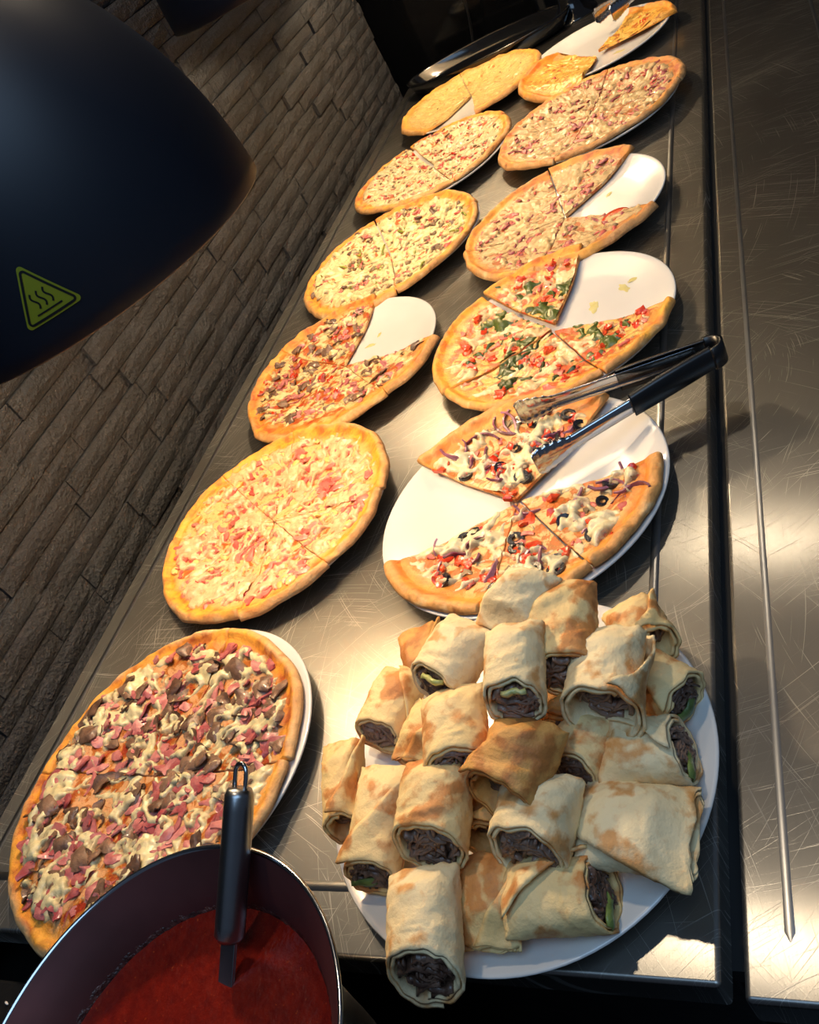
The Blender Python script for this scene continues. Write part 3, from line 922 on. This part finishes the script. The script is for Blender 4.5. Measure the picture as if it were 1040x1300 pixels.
def wrap(label, A, B, wd, mat, seed, roll=0.0, flat=.82, slant=-.40, flare=0.0, seam=60, diag=40, closed_b=False, green=False, cuke=False, ext=0.0, hollow=False):
    """A: folded end, B: cut end (axis points, metres)"""
    A = Vector(A); B = Vector(B); ax = (B - A); A = A - ax.normalized() * ext; ax = B - A
    L = ax.length; ex = ax.normalized(); ey = Vector((0, 0, 1)).cross(ex).normalized(); ez = ex.cross(ey)
    root = tag(empty('kebab_wrap', A), label, 'wrap', 'kebab wraps heaped on the plate')
    root.rotation_euler = (Matrix((ex, ey, ez)).transposed() @ Matrix.Rotation(R_(roll), 3, 'X')).to_euler()
    ry = wd / 2; rz = wd / 2 * flat
    nS = 26; turns = 2.05; nT = 110
    th_ = .0019; step = .0032
    S_, T_ = np.meshgrid(np.linspace(0, 1, nS), np.linspace(0, 1, nT), indexing='ij')
    end = R_(seam) + R_(diag) * (S_ - .5) * 2           # where the outer edge of the sheet lies
    ang = end - (1 - T_) * turns * 2 * np.pi
    inward = (1 - T_) * turns * step
    cl = sstep(0, .30, S_)                                 # folded end flattens
    zz = .42 + .58 * cl ** .7
    yy = 1.05 - .05 * cl
    if closed_b:
        c2 = sstep(0, .35, 1 - S_); zz = zz * (.2 + .8 * c2); yy = yy * (1.1 - .1 * c2)
    zz = zz * (1 + flare * sstep(.6, 1, S_)); yy = yy * (1 + flare * .5 * sstep(.6, 1, S_))
    def sheet(extra):
        c, s = np.cos(ang), np.sin(ang)
        wr = .0018 * fbm(S_ * 4 + np.cos(ang) * 1.1, np.sin(ang) * 1.4 + T_ * .5, seed, 3) + .0007 * noise2(S_ * 16, ang * 2.5, seed + 4)
        ryy = (ry - inward - extra) * yy + wr; rzz = np.maximum((rz - inward - extra) * zz, .0012 - extra * .2) + wr * zz
        p = .86
        y = ryy * np.sign(c) * np.abs(c) ** p; z = rzz * np.sign(s) * np.abs(s) ** p
        x = S_ * L + slant * z * sstep(.5, 1, S_) * 1.0 + .0025 * noise2(np.cos(ang) * 2, np.sin(ang) * 2, seed + 9) * (S_ * 2 - 1) + .010 * (1 - cl) * np.cos(y / ry * 1.3) * 0
        lift = .004 * sstep(.93, 1, T_) * (1 if extra == 0 else 1)
        z = z + lift * s; y = y + lift * c
        return np.stack([x, y, z], -1).reshape(-1, 3)
    o_, i_ = sheet(0), sheet(th_)
    n = nS * nT
    faces = grid_faces(nS, nT, 0).tolist() + grid_faces(nS, nT, n, True).tolist()
    for j in range(nT - 1):
        faces.append((j, n + j, n + j + 1, j + 1))
        a = (nS - 1) * nT
        faces.append((a + j + 1, n + a + j + 1, n + a + j, a + j))
    for i in range(nS - 1):
        a = i * nT + nT - 1
        faces.append((a, n + a, n + a + nT, a + nT))
        a = i * nT
        faces.append((a + nT, n + a + nT, n + a, a))
    mk('tortilla', np.concatenate([o_, i_]), faces, mat, root)
    if closed_b: return root
    rnd = random.Random(seed + 100)
    iy = (ry - turns * step) * (1 + flare * .5) * .98; iz = (rz - turns * step) * (1 + flare) * .98
    dep = .016 if hollow else .003
    vs, fs = [], []
    # plug behind the strips
    pv = [(L - dep - .003, 0, 0)]
    for rg in (.4, .75, 1.0):
        for k in range(20):
            a = 2 * math.pi * k / 20
            pv.append((L - dep - .004 + rnd.uniform(-.0012, .0012) + slant * iz * rg * math.sin(a), iy * rg * math.cos(a) * 1.03, iz * rg * math.sin(a) * 1.03))
    for k in range(20):
        k2 = (k + 1) % 20
        fs.append((0, 1 + k, 1 + k2))
        for r in range(2): fs.append((1 + r * 20 + k, 1 + (r + 1) * 20 + k, 1 + (r + 1) * 20 + k2, 1 + r * 20 + k2))
    vs += pv
    for q in range(26):
        a = rnd.uniform(0, 6.28); rr = math.sqrt(rnd.random()) * .85
        y0, z0 = iy * rr * math.cos(a), iz * rr * math.sin(a)
        d = rnd.uniform(-.7, .7) + (a + math.pi / 2 if rr > .5 else 0); pts = []
        ln = rnd.uniform(.010, .024); curve = rnd.uniform(-1.8, 1.8)
        for k in range(7):
            u = k / 6 - .5
            yy2 = y0 + math.cos(d + curve * u) * ln * u; zz2 = z0 + math.sin(d + curve * u) * ln * u * .9
            e = math.hypot(yy2 / iy, zz2 / iz)
            if e > .97: yy2 /= e / .97; zz2 /= e / .97
            pts.append((L - dep + rnd.uniform(-.0008, .0008) + slant * zz2, yy2, zz2))
        rv, rf = ribbon(pts, rnd.uniform(.004, .008), rnd.uniform(.0014, .0032), Vector((1, 0, 0)))
        o = len(vs); vs += rv; fs += [tuple(o + k for k in ff) for ff in rf]
    fo = mk('meat_filling', vs, fs, M['filling'], root); fo['kind'] = 'stuff'
    if green:
        v_, f_ = t_strip(iy * 1.5, .010, .0012, .002, .002, seed, 8, 2)
        link('lettuce_leaf', raw_mesh('lettuce_leaf', v_, f_, [M['lettuce']]), root, (L + .001, -iy * .35, -iz * .45), (R_(80), R_(10), R_(95)))
    if cuke:
        v_, f_ = t_strip(iy * 1.1, .006, .0026, .001, .001, seed, 6, 2)
        link('cucumber_slice', raw_mesh('cucumber_slice', v_, f_, [M['cucumber']]), root, (L - .001, iy * .15, iz * .72), (R_(90), 0, R_(90)))
    return root

tp, tm, tt = M['tortilla'], M['tortilla_mid'], M['tortilla_toast']
WR = [
 # label, A, B, width, mat, kwargs
 ('pale wrap at the very top back of the heap, folded point up', (-.247, .440, .118), (-.269, .390, .105), .052, tp, dict(closed_b=True, seam=120, ext=.0)),
 ('tall wrap with a large brown scorched patch next to the topmost pale wrap', (-.228, .429, .104), (-.221, .358, .094), .054, tm, dict(seam=150, diag=70)),
 ('small rounded wrap at the back right rim of the plate', (-.194, .445, .058), (-.172, .405, .052), .044, tm, dict(hollow=True, flare=.1)),
 ('pale wide wrap with a loose open flap at its end, right of the scorched wrap', (-.191, .394, .092), (-.197, .330, .083), .058, tp, dict(hollow=True, flare=.18, seam=20, diag=50)),
 ('greyish shaded wrap with a green edge at the right rim', (-.200, .400, .042), (-.151, .366, .038), .050, tm, dict(green=True, seam=100, slant=-.1)),
 ('upright-facing wrap in the middle of the heap showing layered meat', (-.253, .384, .121), (-.247, .324, .114), .047, tp, dict(cuke=True, seam=-100, diag=8, flat=.95)),
 ('bright yellow-lit wrap at upper left showing meat and cucumber', (-.301, .410, .100), (-.329, .358, .094), .056, tp, dict(cuke=True, seam=-100, diag=8)),
 ('small flat brown wrap corner peeking out at the back left', (-.399, .463, .042), (-.378, .410, .040), .042, tt, dict(flat=.5, closed_b=True)),
 ('wrap with a torn folded flap lying at the left edge beside bare plate', (-.396, .412, .046), (-.410, .352, .042), .052, tm, dict(seam=40, diag=-50, flat=.75)),
 ('toast-spotted wrap end-on in the centre left of the heap', (-.312, .352, .092), (-.298, .290, .087), .053, tm, dict(seam=-100, diag=8)),
 ('dark toasted hollow-ended wrap in the very centre of the heap', (-.243, .322, .092), (-.264, .267, .083), .058, tt, dict(hollow=True, flare=.08, seam=110)),
 ('short wrap with a layered spiral end between the toasted and the right-hand wraps', (-.212, .350, .056), (-.227, .304, .052), .046, tm, dict(seam=-100, diag=8, flare=.1)),
 ('sideways wrap with a brown diagonal seam and green cut end at right', (-.208, .317, .048), (-.150, .323, .043), .052, tp, dict(green=True, seam=75, diag=35)),
 ('large flat pale wrap with two brown spots on the right side of the plate', (-.219, .270, .044), (-.143, .264, .040), .064, tp, dict(closed_b=True, flat=.66, seam=150)),
 ('wrap with a big dark meat-filled cut end at front centre', (-.238, .292, .068), (-.247, .238, .063), .059, tp, dict(flare=.03, seam=-100, diag=8, flat=.92)),
 ('wide wrap with dark spiral filling left of the front centre', (-.318, .300, .080), (-.317, .239, .072), .058, tm, dict(seam=-100, diag=8, flat=.86)),
 ('narrow toasted wrap standing at the far left rim', (-.435, .338, .054), (-.418, .268, .042), .038, tm, dict(hollow=True, seam=60, flat=1.0)),
 ('long wrap with a pointed diagonal flap at the front left', (-.382, .313, .054), (-.382, .230, .041), .050, tm, dict(green=True, seam=80, diag=60)),
 ('frontmost wrap sticking out over the plate rim with dark cut end', (-.325, .228, .060), (-.313, .162, .051), .054, tp, dict(slant=-.5, seam=-100, diag=8, flat=.95)),
 ('flat closed wrap end at the front between two cut wraps', (-.285, .248, .042), (-.283, .188, .032), .048, tm, dict(closed_b=True, flat=.7)),
 ('sideways wrap with a brown folded corner at the front right', (-.268, .217, .042), (-.203, .226, .038), .054, tm, dict(green=True, seam=80, diag=-40)),
 ('mostly hidden wrap low under the toasted centre wrap', (-.293, .310, .044), (-.290, .260, .041), .044, tt, dict(hollow=True)),
 ('mostly hidden brown wrap wedged behind the open-flap wrap', (-.243, .392, .056), (-.240, .332, .056), .046, tt, dict()),
 ('mostly hidden yellowish wrap low at the left behind the centre-left wrap', (-.358, .378, .043), (-.372, .325, .040), .042, tm, dict(closed_b=True)),
]
for i, (lb, A, B, wd, mt, kw) in enumerate(WR):
    wrap(lb, A, B, wd, mt, 300 + i * 13, **kw)

# ------------------------------------------------------------------ tongs
def tongs(label, hinge, tip_mid, spread, tilt=0.0):
    H = Vector(hinge); Tm = Vector(tip_mid); d = Tm - H; L = d.length
    root = tag(empty('serving_tongs', H), label, 'tongs', 'serving tongs')
    yaw = math.atan2(d.y, d.x); pitch = -math.asin(d.z / L)
    root.rotation_euler = (Matrix.Rotation(yaw, 3, 'Z') @ Matrix.Rotation(pitch, 3, 'Y') @ Matrix.Rotation(tilt, 3, 'X')).to_euler()
    hw = .0105
    def arm(s):
        # centre line of one arm in the local xy plane
        return [(x, s * (hw + (spread / 2 - hw) * (max(0, x - .012) / (L - .012)) ** 1.05)) for x in np.linspace(.0, L, 40)]
    def channel(path, zw, depth, T, s, mat, name, scallop=False, x0=0, x1=1e9):
        pts = [(x, y) for x, y in path if x0 <= x <= x1]
        v = []; f = []; n = len(pts)
        for i, (x, y) in enumerate(pts):
            u = (x - x0) / (min(x1, pts[-1][0]) - x0)
            zz = zw(u, x); dp = depth(u)
            prof = [(0, -zz), (-s * dp * .25, -zz * .8), (-s * 0, 0), (-s * dp * .25, zz * .8), (0, zz)]
            # open channel: flanges bend inwards
            prof = [(-s * dp, -zz), (0, -zz * .82), (0, 0), (0, zz * .82), (-s * dp, zz)]
            for dy, z in prof: v.append((x, y + dy, z))
            for dy, z in prof: v.append((x, y + dy + s * T, z * (1 + .04)))
        k = 10
        for i in range(n - 1):
            a, b = i * k, (i + 1) * k
            for q in range(4):
                f.append((a + q, b + q, b + q + 1, a + q + 1)); f.append((a + 5 + q + 1, b + 5 + q + 1, b + 5 + q, a + 5 + q))
            f.append((a, a + 5, b + 5, b)); f.append((a + 4, b + 4, b + 9, a + 9))
        for e in (0, (n - 1) * k):
            for q in range(4): f.append((e + q, e + q + 1, e + 5 + q + 1, e + 5 + q))
        return mk(name, v, f, mat, root)
    for s in (-1, 1):
        p = arm(s)
        dense = [(x, float(np.interp(x, [q[0] for q in p], [q[1] for q in p]))) for x in np.linspace(0, L, 120)]
        def zw(u, x):
            if x > L * .80:
                t = (x - L * .80) / (L * .20)
                return (.0085 + .0075 * math.sin(min(1, t * 1.1) * math.pi * .5)) * (1 if t < .92 else 1 - (t - .92) * 4) + .0009 * math.sin(x * 2 * math.pi / .0085)
            return .0085
        channel(dense, zw, lambda u: .0035, .0009, s, M['chrome'], 'arm', x0=.02)
        channel(dense, lambda u, x: .0125 + .001 * math.sin(u * math.pi), lambda u: .0052, .0028, s, M['black_plastic'], 'grip', x0=.010, x1=L * .48)
    # sprung bend joining the arms
    v = []; f = []
    n = 17
    for i in range(n):
        a = R_(90 + 180 * i / (n - 1))
        for rr, z in ((hw, -.0128), (hw + .0030, -.0128), (hw + .0030, .0128), (hw, .0128)):
            v.append((.012 + rr * 1.25 * math.cos(a), rr * math.sin(a), z))
    for i in range(n - 1):
        for k in range(4): f.append((i * 4 + k, (i + 1) * 4 + k, (i + 1) * 4 + (k + 1) % 4, i * 4 + (k + 1) % 4))
    f.append((0, 1, 2, 3)); f.append(((n - 1) * 4 + 3, (n - 1) * 4 + 2, (n - 1) * 4 + 1, (n - 1) * 4))
    mk('spring_bend', v, f, M['black_plastic'], root)
    return root
tongs('black-gripped steel tongs resting on the olive and onion pizza', (-.116, .772, .048), (-.318, .699, .050), .104)
tongs('steel tongs lying on the farthest right plate, partly out of view', (-.13, 2.27, .060), (-.330, 2.060, .050), .055)

# ------------------------------------------------------------------ sauce pot, sauce and ladle
PC = (-.4235, .068); PZ = -.02
pot = tag(empty('sauce_pot', (PC[0], PC[1], PZ)), 'flared steel pot of red tomato sauce at the front left', 'pot')
Hh = .177
outp = [(0, 0), (.078, 0), (.086, .006), (.092, .03), (.098, .08), (.1095, .142), (.1325, Hh)]
inp = [(.1300, Hh + .0008), (.1068, .142), (.0952, .08), (.089, .03), (.083, .01), (0, .008)]
def smooth_prof(p, n=4):
    out = []
    for i in range(len(p) - 1):
        p0 = p[max(i - 1, 0)]; p1 = p[i]; p2 = p[i + 1]; p3 = p[min(i + 2, len(p) - 1)]
        for k in range(n):
            t = k / n
            out.append(tuple(.5 * (2 * b + (c - a) * t + (2 * a - 5 * b + 4 * c - d) * t * t + (3 * b - a - 3 * c + d) * t ** 3) for a, b, c, d in zip(p0, p1, p2, p3)))
    out.append(p[-1])
    return [(max(0, r), z) for r, z in out]
v, f = lathe([(0, 0), (.078, 0)] + smooth_prof(outp[2:]) , 96)
mk('pot_wall', v, f, M['satin'], pot)
v, f = lathe(smooth_prof(inp[:-1]) + [(0, .008)], 96)
mk('pot_inside', v, f, M['pot_in'], pot)
v, f = lathe([(.1325, Hh), (.1335, Hh + .0012), (.1325, Hh + .0024), (.1310, Hh + .0024), (.1300, Hh + .0008)], 96)
mk('pot_rim', v, f, M['chrome'], pot)
# sauce surface
vs = [(0, 0, 0)]; fs = []
nr, na = 26, 96
for r in range(1, nr + 1):
    for k in range(na):
        a = 2 * math.pi * k / na; rr = .1062 * r / nr
        vs.append((rr * math.cos(a), rr * math.sin(a), 0))
va = np.array(vs); va[:, 2] = .0006 * fbm(va[:, 0] * 60, va[:, 1] * 60, 3) + .0012 * sstep(.098, .1062, np.hypot(va[:, 0], va[:, 1]))
for k in range(na):
    k2 = (k + 1) % na; fs.append((0, 1 + k, 1 + k2))
    for r in range(nr - 1): fs.append((1 + r * na + k, 1 + (r + 1) * na + k, 1 + (r + 1) * na + k2, 1 + r * na + k2))
so = mk('tomato_sauce', va, fs, M['sauce'], None, True, (PC[0], PC[1], .1202))
tag(so, 'smooth dark red tomato sauce filling the steel pot', 'sauce', kind='stuff')
# ring of dried sauce on the wall just above the surface
vs = []; fs = []
na = 220; nrr = 7
for i in range(na):
    a = 2 * math.pi * i / na
    hgt = .006 + .010 * max(0, float(fbm(np.array(math.cos(a) * 7), np.array(math.sin(a) * 7), 44, 3)) + .25)
    for j in range(nrr):
        t = j / (nrr - 1); z = -.001 + hgt * t
        rr = .1062 + .0232 * (z / .035) - .0012 * math.sin(t * math.pi) * (1 + .9 * float(noise2(np.array(a * 26), np.array(t * 3.), 8))) + (.0008 if t == 1 else 0)
        vs.append((rr * math.cos(a), rr * math.sin(a), z))
for i in range(na):
    for j in range(nrr - 1):
        i2 = (i + 1) % na; fs.append((i * nrr + j, i * nrr + j + 1, i2 * nrr + j + 1, i2 * nrr + j))
cr = mk('sauce_crust', vs, fs, M['sauce_dry'], so)

def ladle():
    E = Vector((-.416, .129, .1202)); C = Vector((-.400, .190, .169)); d = (C - E)
    ex = d.normalized(); side = ex.cross(Vector((0, 0, 1))).normalized(); up = side.cross(ex)
    root = tag(empty('ladle', E), 'steel ladle with round hollow handle and hanging loop standing in the sauce', 'ladle')
    root.rotation_euler = Matrix((ex, side, up)).transposed().to_euler()
    Ld = d.length
    k0, k1 = .33 * Ld, 1.50 * Ld; r = .0098
    v, f = lathe([(0, k0 - .001), (.0078, k0 - .001), (r, k0 + .002), (r * 1.0, k0 + .01), (r * 1.0, k1 - .012), (r * .97, k1 - .003), (r * .8, k1 + .001), (0, k1 + .0015)], 36)
    v = [(z, x, y) for x, y, z in v]
    mk('handle', v, f, M['satin'], root)
    v, f = lathe([(r * 1.015, k1 - .0052), (r * 1.015, k1 - .0042)], 36)
    v = [(z, x, y) for x, y, z in v]
    # hanging loop
    pts = []
    lw = .0052; l0 = k1 - .002; l1 = k1 + .017
    pts += [(l0, -lw, 0), (l0 + .008, -lw, 0), (l1 - .006, -lw, 0)]
    for q in range(1, 10):
        a = R_(180 - q * 18); pts.append((l1 - .006 + lw * 1.15 * math.sin(a), lw * math.cos(a), 0))
    pts += [(l1 - .006, lw, 0), (l0 + .008, lw, 0), (l0, lw, 0)]
    v, f = tube(pts, .0016, 10)
    mk('hanging_loop', v, f, M['chrome'], root)
    # flat shaft going down into the sauce, and the bowl below the surface
    o = bevel_box('shaft', -.055, k0 + .004, -.0068, .0068, -.0014, .0014, .0008, M['satin'], root, 2)
    v, f = lathe([(0, -.018), (.018, -.014), (.03, -.002), (.034, .012), (.033, .012), (.029, -.001), (.017, -.0125), (0, -.0165)], 32)
    bo = mk('ladle_bowl', v, f, M['satin'], root, True, (-.075, 0, -.012))
    return root
ladle()

# ------------------------------------------------------------------ far end of the counter
tray = tag(empty('oval_tray', (-.66, 2.318, .001)), 'glossy black oval tray behind the farthest wall-side pizza', 'tray')
v, f = lathe([(0, .004), (.17, .004), (.195, .012), (.205, .034), (.211, .038), (.214, .036), (.210, .028), (.199, .006), (.175, 0), (0, 0)], 72)
mk('tray_body', [(x * 1.05, y * .45, z) for x, y, z in v], f, M['black_glass'], tray)
jug = tag(empty('glossy_column', (-.44, 2.36, .0)), 'dark glossy flared column at the far end of the counter', 'column')
v, f = lathe([(0, 0), (.06, 0), (.058, .006), (.04, .016), (.028, .04), (.022, .09), (.021, .4), (0, .4)], 40)
mk('column_body', v, f, M['black_glass'], jug)
cab = tag(empty('black_cabinet', (-.9, 2.9, -.9)), 'tall black cabinet standing in the dark beyond the counter end', 'cabinet')
bevel_box('cabinet_shell', -.35, .35, -.28, .28, 0, 2.3, .006, M['black_matte'], cab, 2)
bevel_box('cabinet_door', -.33, .33, -.305, -.285, .75, 2.25, .004, M['black_glass'], cab, 2)
pts = [(-.80 + .02 * math.sin(k * .5), 2.52 + .005 * k, .10 + .03 * k) for k in range(14)]
pts = [(-.735, 2.50, -.3), (-.737, 2.50, -.1)] + [(-.74 + .03 * math.sin(k * .35), 2.50, .0 + .035 * k) for k in range(14)]
v, f = tube(pts, .0035, 8)
tag(mk('power_cable', v, f, M['black_plastic']), 'thin black cable hanging in the dark past the counter end', 'cable')
# stray grain of rice on the hob
v, f = lathe([(0, -.0035), (.0011, -.002), (.0013, 0), (.0010, .002), (0, .0035)], 8)
tag(mk('rice_grain', v, f, M['ceramic'], None, True, (-.792, .130, -.0187), (R_(90), 0, R_(70))), 'single white rice grain on the black hob at lower left', 'rice grain')
